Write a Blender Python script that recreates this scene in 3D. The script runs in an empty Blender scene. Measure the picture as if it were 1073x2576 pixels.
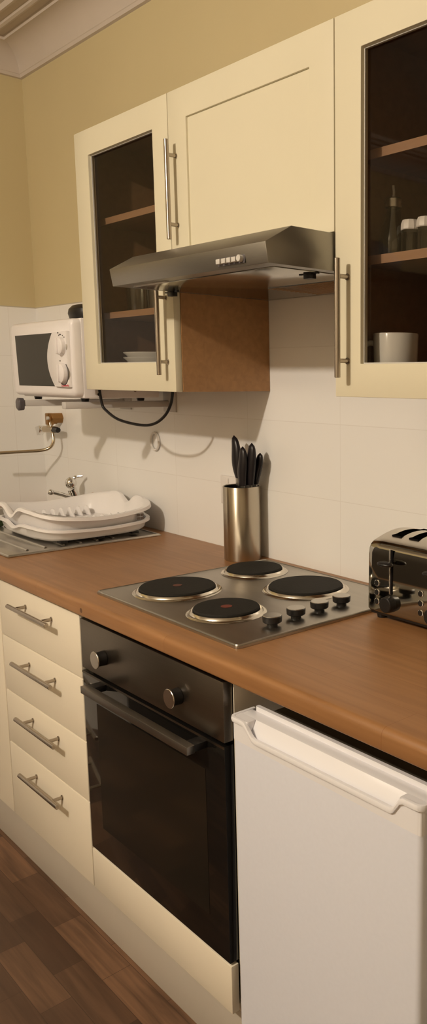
import bpy, bmesh, math
from mathutils import Vector, Matrix

# ------------------------------------------------------------------ basics
S = bpy.context.scene
COL = S.collection
S.view_settings.view_transform = 'Standard'
S.view_settings.look = 'None'
S.view_settings.exposure = 0.0
S.view_settings.gamma = 1.0
PI = math.pi

# ------------------------------------------------------------------ materials
def srgb(r, g, b):
    f = lambda c: (c/255/12.92) if c/255 <= .04045 else ((c/255+.055)/1.055)**2.4
    return (f(r), f(g), f(b), 1)

class NT:
    def __init__(s, name):
        s.m = bpy.data.materials.new(name); s.m.use_nodes = True
        s.t = s.m.node_tree; s.t.nodes.clear()
        s.out = s.n('ShaderNodeOutputMaterial')
    def n(s, kind, **kw):
        nd = s.t.nodes.new(kind)
        for k, v in kw.items():
            if k in nd.inputs: nd.inputs[k].default_value = v
            else: setattr(nd, k, v)
        return nd
    def l(s, a, b): s.t.links.new(a, b)
    def math(s, op, a, b=None):
        nd = s.n('ShaderNodeMath'); nd.operation = op
        for i, v in enumerate((a, b)):
            if v is None: continue
            if isinstance(v, (int, float)): nd.inputs[i].default_value = v
            else: s.l(v, nd.inputs[i])
        return nd.outputs[0]
    def mix(s, fac, a, b, blend='MIX'):
        nd = s.n('ShaderNodeMix'); nd.data_type = 'RGBA'; nd.blend_type = blend
        for sock, v in ((nd.inputs[0], fac), (nd.inputs[6], a), (nd.inputs[7], b)):
            if isinstance(v, (int, float)): sock.default_value = v
            elif isinstance(v, tuple): sock.default_value = v
            else: s.l(v, sock)
        return nd.outputs[2]

def pbr(name, col, rough=.5, metal=0., spec=.5, noise=0., nscale=30., stretch=(1,1,1), bump=0., coat=0., aniso=0., arot=0., trans=0., ior=1.45):
    t = NT(name)
    p = t.n('ShaderNodeBsdfPrincipled')
    p.inputs['Base Color'].default_value = col
    p.inputs['Roughness'].default_value = rough
    p.inputs['Metallic'].default_value = metal
    p.inputs['Specular IOR Level'].default_value = spec
    p.inputs['Coat Weight'].default_value = coat
    p.inputs['Transmission Weight'].default_value = trans
    p.inputs['IOR'].default_value = ior
    if aniso:
        p.inputs['Anisotropic'].default_value = aniso; p.inputs['Anisotropic Rotation'].default_value = arot
        tg = t.n('ShaderNodeTangent'); tg.direction_type = 'RADIAL'; tg.axis = 'Z'
        t.l(tg.outputs[0], p.inputs['Tangent'])
    if noise or bump:
        g = t.n('ShaderNodeNewGeometry')
        mp = t.n('ShaderNodeMapping'); mp.inputs['Scale'].default_value = stretch
        t.l(g.outputs['Position'], mp.inputs['Vector'])
        nz = t.n('ShaderNodeTexNoise'); nz.inputs['Scale'].default_value = nscale; nz.inputs['Detail'].default_value = 5
        t.l(mp.outputs[0], nz.inputs['Vector'])
        if noise:
            dark = tuple(c*(1-noise) for c in col[:3])+(1,)
            lite = tuple(min(1, c*(1+noise)) for c in col[:3])+(1,)
            t.l(t.mix(nz.outputs['Fac'], dark, lite), p.inputs['Base Color'])
        if bump:
            b = t.n('ShaderNodeBump'); b.inputs['Strength'].default_value = bump; b.inputs['Distance'].default_value = .002
            t.l(nz.outputs['Fac'], b.inputs['Height']); t.l(b.outputs[0], p.inputs['Normal'])
    t.l(p.outputs[0], t.out.inputs[0])
    return t.m

def wall_mat(name, axis):
    """yellow cream paint above white wall tiles (200 mm courses from the worktop up)"""
    t = NT(name); p = t.n('ShaderNodeBsdfPrincipled')
    g = t.n('ShaderNodeNewGeometry'); sp = t.n('ShaderNodeSeparateXYZ'); t.l(g.outputs['Position'], sp.inputs[0])
    a = sp.outputs[axis]; z = sp.outputs['Z']
    cb = t.n('ShaderNodeCombineXYZ')
    t.l(t.math('ADD', a, .11), cb.inputs[0]); t.l(t.math('SUBTRACT', z, .9153), cb.inputs[1])
    br = t.n('ShaderNodeTexBrick'); br.offset = 0; br.squash = 1
    t.l(cb.outputs[0], br.inputs['Vector'])
    for k, v in (('Scale', 1.), ('Mortar Size', .0012), ('Mortar Smooth', .6), ('Bias', 0.), ('Brick Width', .4), ('Row Height', .2)):
        br.inputs[k].default_value = v
    br.inputs['Color1'].default_value = (.86, .85, .83, 1); br.inputs['Color2'].default_value = (.88, .87, .85, 1)
    br.inputs['Mortar'].default_value = (.78, .76, .73, 1)
    nz = t.n('ShaderNodeTexNoise'); nz.inputs['Scale'].default_value = 2.5; t.l(g.outputs['Position'], nz.inputs['Vector'])
    paint = t.mix(nz.outputs['Fac'], (.56, .47, .27, 1), (.62, .53, .31, 1))
    up = t.math('GREATER_THAN', z, 1.709)
    lipz = t.math('MULTIPLY', t.math('GREATER_THAN', z, 1.705), t.math('LESS_THAN', z, 1.709))
    c = t.mix(up, br.outputs['Color'], paint)
    c = t.mix(lipz, c, (.5, .46, .38, 1))
    t.l(c, p.inputs['Base Color'])
    t.l(t.math('ADD', .22, t.math('MULTIPLY', up, .5)), p.inputs['Roughness'])
    p.inputs['Specular IOR Level'].default_value = .4
    bp = t.n('ShaderNodeBump'); bp.inputs['Strength'].default_value = .25; bp.inputs['Distance'].default_value = .001
    n2 = t.n('ShaderNodeTexNoise'); n2.inputs['Scale'].default_value = 14; t.l(g.outputs['Position'], n2.inputs['Vector'])
    t.l(n2.outputs['Fac'], bp.inputs['Height']); t.l(bp.outputs[0], p.inputs['Normal'])
    t.l(p.outputs[0], t.out.inputs[0]); return t.m

def wood_mat(name, c1, c2, dark, bw, rh, rough, mort=(0.02, 0.01, 0.005, 1), msize=.0006, swap=False, grain=.35, off=(0, 0, 0), coat=0., spots=None):
    t = NT(name); p = t.n('ShaderNodeBsdfPrincipled')
    g = t.n('ShaderNodeNewGeometry')
    mp = t.n('ShaderNodeMapping'); mp.inputs['Location'].default_value = off
    if swap: mp.inputs['Rotation'].default_value = (0, 0, PI/2)
    t.l(g.outputs['Position'], mp.inputs['Vector'])
    br = t.n('ShaderNodeTexBrick'); br.offset = .37; br.offset_frequency = 2; br.squash = 1.0
    t.l(mp.outputs[0], br.inputs['Vector'])
    for k, v in (('Scale', 1.), ('Mortar Size', msize), ('Mortar Smooth', .4), ('Bias', 0.), ('Brick Width', bw), ('Row Height', rh)):
        br.inputs[k].default_value = v
    br.inputs['Color1'].default_value = c1; br.inputs['Color2'].default_value = c2; br.inputs['Mortar'].default_value = mort
    m2 = t.n('ShaderNodeMapping'); m2.inputs['Scale'].default_value = (2.2, 34, 34)
    t.l(mp.outputs[0], m2.inputs['Vector'])
    nz = t.n('ShaderNodeTexNoise'); nz.inputs['Scale'].default_value = 1.6; nz.inputs['Detail'].default_value = 6; nz.inputs['Distortion'].default_value = .6
    t.l(m2.outputs[0], nz.inputs['Vector'])
    rp = t.n('ShaderNodeValToRGB'); rp.color_ramp.elements[0].position = .35; rp.color_ramp.elements[1].position = .7
    t.l(nz.outputs['Fac'], rp.inputs[0])
    f = t.math('MULTIPLY', rp.outputs[0], grain)
    c = t.mix(f, br.outputs['Color'], dark)
    n3 = t.n('ShaderNodeTexNoise'); n3.inputs['Scale'].default_value = 7; t.l(g.outputs['Position'], n3.inputs['Vector'])
    c = t.mix(t.math('MULTIPLY', n3.outputs['Fac'], .3), c, dark)
    if spots:
        sp = t.n('ShaderNodeVectorMath'); sp.operation = 'DISTANCE'; t.l(g.outputs['Position'], sp.inputs[0]); sp.inputs[1].default_value = spots
        c = t.mix(t.math('LESS_THAN', sp.outputs['Value'], .006), c, (.12, .05, .015, 1))
    t.l(c, p.inputs['Base Color']); p.inputs['Roughness'].default_value = rough
    p.inputs['Coat Weight'].default_value = coat
    t.l(p.outputs[0], t.out.inputs[0]); return t.m

def pane_mat(name, tint, refl=.9, rough=.02):
    """thin glass: light passes straight through, faint mirror reflection by angle"""
    t = NT(name)
    tr = t.n('ShaderNodeBsdfTransparent'); tr.inputs[0].default_value = tint
    gl = t.n('ShaderNodeBsdfGlossy'); gl.inputs['Roughness'].default_value = rough; gl.inputs[0].default_value = (.9, .9, .9, 1)
    lw = t.n('ShaderNodeLayerWeight'); lw.inputs[0].default_value = .5
    fr = t.math('ADD', .045, t.math('MULTIPLY', t.math('POWER', lw.outputs['Facing'], 4.), .7))
    mx = t.n('ShaderNodeMixShader'); t.l(t.math('MULTIPLY', fr, refl), mx.inputs[0])
    t.l(tr.outputs[0], mx.inputs[1]); t.l(gl.outputs[0], mx.inputs[2]); t.l(mx.outputs[0], t.out.inputs[0])
    return t.m

M = {}
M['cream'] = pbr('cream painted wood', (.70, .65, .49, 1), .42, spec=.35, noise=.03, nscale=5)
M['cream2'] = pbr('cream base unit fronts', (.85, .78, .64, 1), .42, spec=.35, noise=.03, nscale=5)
M['plinth'] = pbr('cream plinth board', (.54, .495, .425, 1), .5, spec=.3, noise=.04, nscale=8)
M['inner_shaded'] = wood_mat('shaded beech inside', (.25, .135, .062, 1), (.22, .12, .057, 1), (.15, .08, .037, 1), 3, 3, .5, msize=0, grain=.4)  # beech darkened: shade inside the cabinets is put into the colour
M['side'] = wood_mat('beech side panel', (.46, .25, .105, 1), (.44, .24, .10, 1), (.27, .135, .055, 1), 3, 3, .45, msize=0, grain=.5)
M['shelf_edge'] = wood_mat('beech shelf', (.40, .24, .14, 1), (.38, .23, .13, 1), (.3, .16, .08, 1), 3, 3, .5, msize=0, grain=.4)
M['worktop'] = wood_mat('oak block worktop', (.385, .195, .080, 1), (.325, .16, .062, 1), (.20, .088, .030, 1), .62, .085, .38, mort=(.27, .115, .04, 1), msize=.0008, grain=.55, off=(.2, .013, 0), spots=(.052, -.603, .893))
M['floor'] = wood_mat('dark oak strip laminate', (.26, .14, .078, 1), (.062, .031, .018, 1), (.045, .022, .012, 1), .27, .0745, .42, mort=(.035, .017, .01, 1), msize=.0008, grain=.75, off=(.128, .569-.0745*.0, 0))
M['steel'] = pbr('brushed steel', (.56, .54, .50, 1), .30, 1., noise=.08, nscale=20, stretch=(1, 40, 40))
M['steel_hob'] = pbr('hob steel', (.50, .48, .44, 1), .34, 1., noise=.10, nscale=9, stretch=(1, 6, 1))
M['steel_hood'] = pbr('hood brushed steel', (.33, .315, .285, 1), .38, 1., noise=.06, nscale=20, stretch=(1, 40, 40))
M['steel_oven'] = pbr('dark oven steel', (.20, .175, .145, 1), .36, 1., noise=.12, nscale=14, stretch=(1, 30, 30))
M['steel_dark'] = pbr('dark bar steel', (.25, .235, .215, 1), .40, 1.)
M['chrome'] = pbr('chrome', (.80, .79, .77, 1), .07, 1.)
M['chrome_dark'] = pbr('polished toaster steel', (.40, .385, .35, 1), .05, 1.)
M['toaster_top'] = pbr('toaster top steel', (.66, .62, .55, 1), .28, 1.)
M['nickel'] = pbr('brushed nickel', (.42, .37, .315, 1), .24, 1., noise=.05, nscale=60)
M['block'] = pbr('knife block steel', (.52, .47, .385, 1), .30, 1., aniso=.9, arot=.25)
M['brass'] = pbr('old brass', (.36, .20, .075, 1), .35, 1., noise=.2, nscale=90)
M['pipe'] = pbr('pipe chrome brass', (.55, .46, .33, 1), .22, 1.)
M['white'] = pbr('white plastic', (.80, .77, .74, 1), .35, noise=.02)
M['white_mw'] = pbr('white enamel', (.82, .79, .79, 1), .32, noise=.02)
M['fridge'] = pbr('white fridge door', (.79, .82, .92, 1), .42, noise=.025, nscale=120, bump=.04)
M['fridge_trim'] = pbr('white fridge trim', (.86, .86, .90, 1), .35)
M['rack'] = pbr('white rack plastic', (.88, .86, .86, 1), .3)
M['bracket'] = pbr('off-white bracket', (.55, .53, .51, 1), .4)
M['ceramic'] = pbr('white glazed ceramic', (.80, .80, .77, 1), .15, coat=.3)
M['black'] = pbr('black plastic', (.012, .011, .011, 1), .35)
M['black_soft'] = pbr('black handle', (.010, .008, .010, 1), .33, noise=.2)
M['black_iron'] = pbr('cast iron', (.015, .0138, .0115, 1), .68, spec=.25, noise=.3, nscale=140, bump=.2)
M['oven_glass'] = pbr('black oven glass', (.006, .0055, .005, 1), .06, spec=.5)
M['oven_window'] = pbr('oven window', (.010, .0095, .007, 1), .10, spec=.5)
M['mw_window'] = pbr('microwave window', (.022, .020, .013, 1), .16, spec=.28)
M['dark_void'] = pbr('dark inside', (.006, .005, .005, 1), .8, spec=.1)
M['red'] = pbr('red dot', (.16, .030, .014, 1), .55)
M['red_print'] = pbr('red print', (.55, .03, .05, 1), .5)
M['grey_print'] = pbr('grey print', (.10, .09, .085, 1), .5)
M['grey_plastic'] = pbr('grey plastic', (.09, .08, .085, 1), .4)
M['pale_grey'] = pbr('pale grey button', (.55, .53, .49, 1), .35)
M['green'] = pbr('dark green sponge', (.028, .045, .012, 1), .85, noise=.3, nscale=200, bump=.5)
M['pink'] = pbr('pinkish sponge', (.52, .30, .24, 1), .85, noise=.2, nscale=200, bump=.5)
M['ceiling'] = pbr('ceiling paint', (.64, .59, .50, 1), .75)
M['coving'] = pbr('coving paint', (.60, .53, .46, 1), .7, noise=.04, nscale=9)
M['paint_room'] = pbr('room paint', (.50, .44, .33, 1), .7)
M['reflection_dark'] = pbr('dark reflection panel', (.05, .042, .034, 1), .5)
M['pane'] = pane_mat('cabinet glass', (.76, .74, .71, 1), .5, .03)
M['glassware'] = pane_mat('clear glassware', (.86, .87, .84, 1), 1.6, .03)
M['oil'] = pane_mat('oil bottle glass', (.82, .81, .74, 1), 1.8, .03)
M['wall_back'] = wall_mat('tiled wall back', 'X'); M['wall_left'] = wall_mat('tiled wall left', 'Y')

# ------------------------------------------------------------------ mesh builder
ORG = {}
def origin_of(o): return ORG.get(o.name, Vector((0, 0, 0))) if o else Vector((0, 0, 0))

class MB:
    def __init__(s): s.bm = bmesh.new()
    def take(s, b, mi=0):
        bmesh.ops.recalc_face_normals(b, faces=b.faces[:])
        mp = {}
        for v in b.verts: mp[v] = s.bm.verts.new(v.co)
        for f in b.faces:
            try:
                nf = s.bm.faces.new([mp[v] for v in f.verts]); nf.material_index = max(mi, f.material_index)
            except ValueError: pass
        b.free(); return s
    def box(s, x0, x1, y0, y1, z0, z1, bev=0., seg=2, mi=0, rot=None, at=None):
        b = bmesh.new(); bmesh.ops.create_cube(b, size=1)
        for v in b.verts:
            v.co = Vector(((x0+x1)/2+v.co.x*(x1-x0), (y0+y1)/2+v.co.y*(y1-y0), (z0+z1)/2+v.co.z*(z1-z0)))
        if bev: bmesh.ops.bevel(b, geom=b.edges[:], offset=bev, segments=seg, affect='EDGES', profile=.5)
        if rot is not None: bmesh.ops.rotate(b, verts=b.verts[:], cent=at, matrix=rot)
        return s.take(b, mi)
    def cyl(s, p0, p1, r0, r1=None, n=24, mi=0, bev=0.):
        r1 = r0 if r1 is None else r1
        p0, p1 = Vector(p0), Vector(p1); d = (p1-p0); L = d.length
        q = Vector((0, 0, 1)).rotation_difference(d.normalized()).to_matrix()
        prof = [(0, 0), (r0, 0), (r1, L), (0, L)]
        if bev: prof = [(0, 0), (r0-bev, 0), (r0, bev), (r1, L-bev), (r1-bev, L), (0, L)]
        return s.lathe(prof, p0, q, n, mi)
    def lathe(s, prof, at=(0, 0, 0), rot=None, n=32, mi=0, sx=1., sy=1., closed=False):
        b = bmesh.new(); rings = []; at = Vector(at)
        for r, z in prof:
            if r < 1e-6: rings.append([b.verts.new((0, 0, z))])
            else: rings.append([b.verts.new((r*math.cos(2*PI*i/n)*sx, r*math.sin(2*PI*i/n)*sy, z)) for i in range(n)])
        pairs = list(zip(rings, rings[1:])) + ([(rings[-1], rings[0])] if closed else [])
        for A, B in pairs:
            for i in range(n):
                j = (i+1) % n
                if len(A) == 1 and len(B) == 1: continue
                if len(A) == 1: b.faces.new((A[0], B[i], B[j]))
                elif len(B) == 1: b.faces.new((A[i], A[j], B[0]))
                else: b.faces.new((A[i], A[j], B[j], B[i]))
        for v in b.verts:
            v.co = (rot @ v.co if rot is not None else v.co) + at
        return s.take(b, mi)
    def tube(s, pts, r, n=12, sub=6, mi=0, smooth=True):
        pts = [Vector(p) for p in pts]
        if smooth and len(pts) > 2:
            out = []
            for i in range(len(pts)-1):
                p0 = pts[max(i-1, 0)]; p1 = pts[i]; p2 = pts[i+1]; p3 = pts[min(i+2, len(pts)-1)]
                for k in range(sub):
                    t = k/sub
                    out.append(.5*((2*p1)+(p2-p0)*t+(2*p0-5*p1+4*p2-p3)*t*t+(3*p1-p0-3*p2+p3)*t**3))
            out.append(pts[-1]); pts = out
        b = bmesh.new(); rings = []
        up = Vector((.13, .31, .94)).normalized()
        for i, p in enumerate(pts):
            d = (pts[min(i+1, len(pts)-1)]-pts[max(i-1, 0)]).normalized()
            a = d.cross(up).normalized(); up = a.cross(d).normalized()
            rr = r[min(i, len(r)-1)] if isinstance(r, (list, tuple)) else r
            rings.append([b.verts.new(p+a*rr*math.cos(2*PI*k/n)+up*rr*math.sin(2*PI*k/n)) for k in range(n)])
        for A, B in zip(rings, rings[1:]):
            for k in range(n): b.faces.new((A[k], A[(k+1) % n], B[(k+1) % n], B[k]))
        b.faces.new(rings[0][::-1]); b.faces.new(rings[-1])
        return s.take(b, mi)
    def prism(s, poly, axis, a0, a1, bev=0., seg=2, mi=0):
        """poly: 2-D outline; axis x: (y,z); y: (x,z); z: (x,y)"""
        f = {'x': lambda u, v, w: (w, u, v), 'y': lambda u, v, w: (u, w, v), 'z': lambda u, v, w: (u, v, w)}[axis]
        b = bmesh.new()
        A = [b.verts.new(f(u, v, a0)) for u, v in poly]; B = [b.verts.new(f(u, v, a1)) for u, v in poly]
        n = len(poly)
        b.faces.new(A); b.faces.new(B[::-1])
        for i in range(n): b.faces.new((A[i], B[i], B[(i+1) % n], A[(i+1) % n]))
        bmesh.ops.recalc_face_normals(b, faces=b.faces[:])
        if bev:
            es = [e for e in b.edges if e.calc_face_angle(0) > .5]
            bmesh.ops.bevel(b, geom=es, offset=bev, segments=seg, affect='EDGES', profile=.5)
        return s.take(b, mi)
    def frame(s, X, Z, y0, y1, bev=0., hole=((1, 1),), axis='y', mi=0):
        """grid slab between planes with cells left open"""
        b = bmesh.new(); f = {'y': lambda u, v, w: (u, w, v), 'z': lambda u, v, w: (u, v, w)}[axis]
        V = {(i, j, k): b.verts.new(f(x, z, y)) for i, x in enumerate(X) for j, z in enumerate(Z) for k, y in enumerate((y0, y1))}
        full = lambda i, j: 0 <= i < len(X)-1 and 0 <= j < len(Z)-1 and (i, j) not in hole
        for i in range(len(X)-1):
            for j in range(len(Z)-1):
                if not full(i, j): continue
                for k in (0, 1): b.faces.new((V[i, j, k], V[i+1, j, k], V[i+1, j+1, k], V[i, j+1, k]))
                for (di, dj, e) in ((-1, 0, ((i, j), (i, j+1))), (1, 0, ((i+1, j), (i+1, j+1))), (0, -1, ((i, j), (i+1, j))), (0, 1, ((i, j+1), (i+1, j+1)))):
                    if not full(i+di, j+dj):
                        (a, c) = e; b.faces.new((V[a+(0,)], V[c+(0,)], V[c+(1,)], V[a+(1,)]))
        bmesh.ops.recalc_face_normals(b, faces=b.faces[:])
        bmesh.ops.dissolve_limit(b, angle_limit=.01, verts=b.verts[:], edges=b.edges[:]) if False else None
        if bev:
            es = [e for e in b.edges if len(e.link_faces) == 2 and e.calc_face_angle(0) > .5]
            bmesh.ops.bevel(b, geom=es, offset=bev, segments=2, affect='EDGES', profile=.5)
        return s.take(b, mi)
    def loft(s, rings, cap=(True, True), mi=0):
        b = bmesh.new(); R = [[b.verts.new(p) for p in r] for r in rings]; n = len(R[0])
        for A, B in zip(R, R[1:]):
            for k in range(n): b.faces.new((A[k], A[(k+1) % n], B[(k+1) % n], B[k]))
        if cap[0]: b.faces.new(R[0][::-1])
        if cap[1]: b.faces.new(R[-1])
        return s.take(b, mi)
    def ell(s, c, rx, ry, rz, mi=0, n=24, rot=None):
        b = bmesh.new(); bmesh.ops.create_uvsphere(b, u_segments=n, v_segments=n//2, radius=1)
        for v in b.verts:
            w = Vector((v.co.x*rx, v.co.y*ry, v.co.z*rz)); v.co = (rot @ w if rot is not None else w)+Vector(c)
        return s.take(b, mi)
    def build(s, name, mats, parent=None, ang=32, kind=None, label=None, cat=None, group=None):
        me = bpy.data.meshes.new(name)
        org = origin_of(parent)
        if org.length: bmesh.ops.translate(s.bm, verts=s.bm.verts[:], vec=-org)
        s.bm.to_mesh(me); s.bm.free()
        for m in (mats if isinstance(mats, (list, tuple)) else [mats]): me.materials.append(M[m] if isinstance(m, str) else m)
        me.polygons.foreach_set('use_smooth', [True]*len(me.polygons))
        me.set_sharp_from_angle(angle=math.radians(ang)); me.update()
        o = bpy.data.objects.new(name, me); COL.objects.link(o)
        if parent: o.parent = parent; ORG[o.name] = org
        tag(o, label, cat, group, kind); return o

def tag(o, label=None, cat=None, group=None, kind=None):
    for k, v in (('label', label), ('category', cat), ('group', group), ('kind', kind)):
        if v: o[k] = v
def thing(name, label, cat, loc, group=None):
    o = bpy.data.objects.new(name, None); COL.objects.link(o)
    o.location = loc; o.empty_display_size = .05; ORG[o.name] = Vector(loc); tag(o, label, cat, group); return o
def copy_thing(o, loc, label=None, rot=None):
    def rec(a, par):
        c = a.copy(); COL.objects.link(c); c.parent = par
        for ch in list(a.children): rec(ch, c)
        return c
    c = rec(o, None); c.location = loc
    if rot: c.rotation_euler = rot
    if label: c['label'] = label
    return c
def text_mesh(name, body, size, mat, mtx, parent, extrude=.0003):
    cu = bpy.data.curves.new(name, 'FONT'); cu.body = body; cu.size = size; cu.extrude = extrude; cu.align_x = 'CENTER'; cu.align_y = 'CENTER'
    tmp = bpy.data.objects.new(name+'_tmp', cu); COL.objects.link(tmp)
    bpy.context.view_layer.update()
    me = bpy.data.meshes.new_from_object(tmp.evaluated_get(bpy.context.evaluated_depsgraph_get()))
    bpy.data.objects.remove(tmp); bpy.data.curves.remove(cu)
    me.transform(mtx); me.transform(Matrix.Translation(-origin_of(parent)))
    me.materials.clear(); me.materials.append(M[mat])
    o = bpy.data.objects.new(name, me); COL.objects.link(o); o.parent = parent; return o
def rrect(x0, x1, y0, y1, r, n=6):
    out = []
    for cx, cy, a0 in ((x1-r, y0+r, -PI/2), (x1-r, y1-r, 0), (x0+r, y1-r, PI/2), (x0+r, y0+r, PI)):
        for k in range(n+1):
            a = a0+PI/2*k/n; out.append((cx+r*math.cos(a), cy+r*math.sin(a)))
    return out

# ------------------------------------------------------------------ room shell
XL, XR, YF, ZC = -1.53, 2.7, -3.5, 2.69
ZW = .9153
MB().box(XL-.1, XR+.1, YF-.1, .1, -.06, 0).build('floor', 'floor', kind='structure')
MB().box(XL-.1, XR+.1, YF-.1, .1, ZC, ZC+.08).build('ceiling', 'ceiling', kind='structure')
MB().box(XL-.1, XR+.1, 0, .1, 0, ZC).build('wall_back', 'wall_back', kind='structure')
MB().box(XL-.1, XL, YF-.1, 0, 0, ZC).build('wall_left', 'wall_left', kind='structure')
MB().box(XR, XR+.1, YF-.1, 0, 0, ZC).build('wall_right', 'paint_room', kind='structure')
MB().box(XL, XR, YF-.1, YF, 0, ZC).build('wall_front', 'paint_room', kind='structure')
d = MB().box(XL, XL+.04, -3.1, -1.5, 0, 2.05); d.build('reflection_panel_1', 'reflection_dark', kind='structure')  # unseen dark panel, added to darken what the toaster and oven reflect
# coving: a plain cove, then a step and a raised bead on the ceiling
prof = [(0, 2.569), (-.010, 2.571), (-.012, 2.582)]
for k in range(7):
    a = PI/2*k/6; prof.append((-.014-.076*(1-math.cos(a)), 2.584+.076*math.sin(a)))
prof += [(-.098, 2.660), (-.100, 2.674), (-.128, 2.676), (-.131, 2.668), (-.140, 2.665), (-.149, 2.668), (-.152, 2.677), (-.178, 2.679), (-.181, 2.672), (-.189, 2.672), (-.192, 2.69), (0, 2.69)]
def sweep_trim(name, axis, a0, a1):
    b = bmesh.new(); A = []; B = []
    for q, z in prof:
        if axis == 'x': A.append(b.verts.new((a0-q, q, z))); B.append(b.verts.new((a1, q, z)))
        else: A.append(b.verts.new((XL-q, a0+q, z))); B.append(b.verts.new((XL-q, a1, z)))
    n = len(prof)
    for i in range(n): b.faces.new((A[i], A[(i+1) % n], B[(i+1) % n], B[i]))
    m = MB(); m.take(b); return m.build(name, 'coving', kind='structure', ang=25)
sweep_trim('trim_1', 'x', XL, XR); sweep_trim('trim_2', 'y', 0, YF)
MB().box(XL, .628, -.5577, -.5397, 0, .150, .001).build('baseboard_back', 'plinth', kind='structure')

# ------------------------------------------------------------------ base units
YO = -.5883
def bar_handle(parent, p0, p1, posts, base_y, r=.006, pr=.0045, name='handle', mat='nickel'):
    m = MB(); m.cyl(p0, p1, r, n=20, bev=.0008)
    for (x, y, z) in posts:
        m.cyl((x, base_y, z), (x, y, z), pr, n=14); m.cyl((x, base_y, z), (x, base_y-.002, z), pr*1.5, n=14)
    return m.build(name, mat, parent)
# sink base unit at the far left (only its right edge shows)
t = thing('sink_base_cabinet', 'cream base cabinet under the sink, left of the drawer unit', 'cabinet', (-1.0, -.3, .15))
m = MB(); m.box(-1.5, -1.482, -.57, -.01, .15, .872); m.box(-.518, -.5, -.57, -.01, .15, .872); m.box(-1.482, -.518, -.57, -.01, .15, .168)
m.box(-1.482, -.518, -.016, -.01, .168, .872); m.build('carcass', 'cream2', t)
for x0, x1, hx in ((-1.498, -1.003, -1.05), (-.997, -.5005, -.95)):
    dr = MB().box(x0, x1, YO, YO+.018, .157, .869, .0015).build('door', 'cream2', t)
    bar_handle(dr, (hx, -.62, .60), (hx, -.62, .84), [(hx, -.62, .64), (hx, -.62, .80)], YO)
# drawer unit
t = thing('drawer_unit', 'cream base unit with four plain drawers and bar handles, left of the oven', 'drawer unit', (-.25, -.3, .15))
m = MB(); m.box(-.496, -.478, -.57, -.01, .15, .872); m.box(-.014, .004, -.57, -.01, .15, .872)
m.box(-.478, -.014, -.57, -.01, .15, .168); m.box(-.478, -.014, -.016, -.01, .168, .872); m.build('carcass', 'cream2', t)
for z0, z1, hz in ((.7095, .869, .8240), (.5465, .7065, .6622), (.3867, .5435, .5030), (.157, .3837, .3380)):
    dw = MB().box(-.4945, .0045, YO, YO+.018, z0, z1, .0018).build('drawer', 'cream2', t)
    bar_handle(dw, (-.355, -.620, hz), (-.111, -.620, hz), [(-.313, -.620, hz), (-.153, -.620, hz)], YO)
# oven housing
t = thing('oven_cabinet', 'cream housing cabinet around the oven with a plain panel below it', 'cabinet', (.306, -.3, .15))
m = MB(); m.box(.0046, .0066, -.566, -.01, .15, .872); m.box(.6035, .6066, -.566, -.01, .15, .872)
m.box(.0066, .6035, -.566, -.01, .15, .168); m.build('carcass', 'cream2', t)
MB().box(.0085, .6066, YO, YO+.018, .157, .2640, .0015).build('panel', 'cream2', t)

# oven
t = thing('oven', 'built-in black electric oven with dark steel control panel, under the worktop', 'oven', (.305, -.56, .268))
MB().box(.0105, .600, -.566, -.03, .268, .862).build('body', 'black', t)
MB().box(.0085, .6030, YO, -.567, .7400, .8630, .0016).build('control_panel', 'steel_oven', t)
for kx in (.1251, .4456):
    k = MB(); k.cyl((kx, YO, .7918), (kx, YO-.022, .7918), .0175, .0165, n=28, bev=.001)
    k = k.build('knob', 'black', t)
    c = MB(); c.cyl((kx, YO-.0212, .7918), (kx, YO-.0245, .7918), .0205, n=32, bev=.0008)
    c.build('knob_cap', pbr('spun steel cap', (.72, .68, .62, 1), .24, 1., noise=.05), k)
dr = MB().box(.0085, .6030, YO, -.567, .2685, .7330, .0016).build('door', 'oven_glass', t)
MB().box(.075, .535, YO-.0006, YO, .345, .665, .0).build('window', 'oven_window', dr)
MB().box(.0085, .6030, YO-.0012, YO, .7275, .7325).build('door_trim', 'steel_oven', dr)
h = MB(); h.box(.0965, .5465, -.636, -.618, .7115, .7285, .001, mi=0)
h = h.build('handle', ['steel_dark'], dr)
for a in (.0985, .5150): MB().box(a, a+.0295, -.619, YO, .7125, .7275, .001).build('handle_post', 'black', h)

# fridge
t = thing('fridge', 'white undercounter fridge with scooped handle in the door top, right of the oven', 'fridge', (.882, -.3, 0))
MB().box(.647, 1.116, -.538, -.04, .03, .785, .004).build('body', 'fridge', t)
MB().box(.650, 1.113, -.536, -.05, .785, .797, .002).build('top_panel', pbr('fridge top shade', (.10, .085, .06, 1), .6), t)  # dark sheet on a white fridge: shade under the worktop painted in
for fx in (.68, 1.083):
    for fy in (-.49, -.10): MB().cyl((fx, fy, 0), (fx, fy, .032), .016, .014, n=18).build('foot', 'black', t)
FX0, FX1 = .6455, 1.1185
dr = MB().prism(rrect(FX0, FX1, -.5985, -.545, .010, 5), 'z', .06, .7700).build('door', 'fridge', t)
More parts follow.
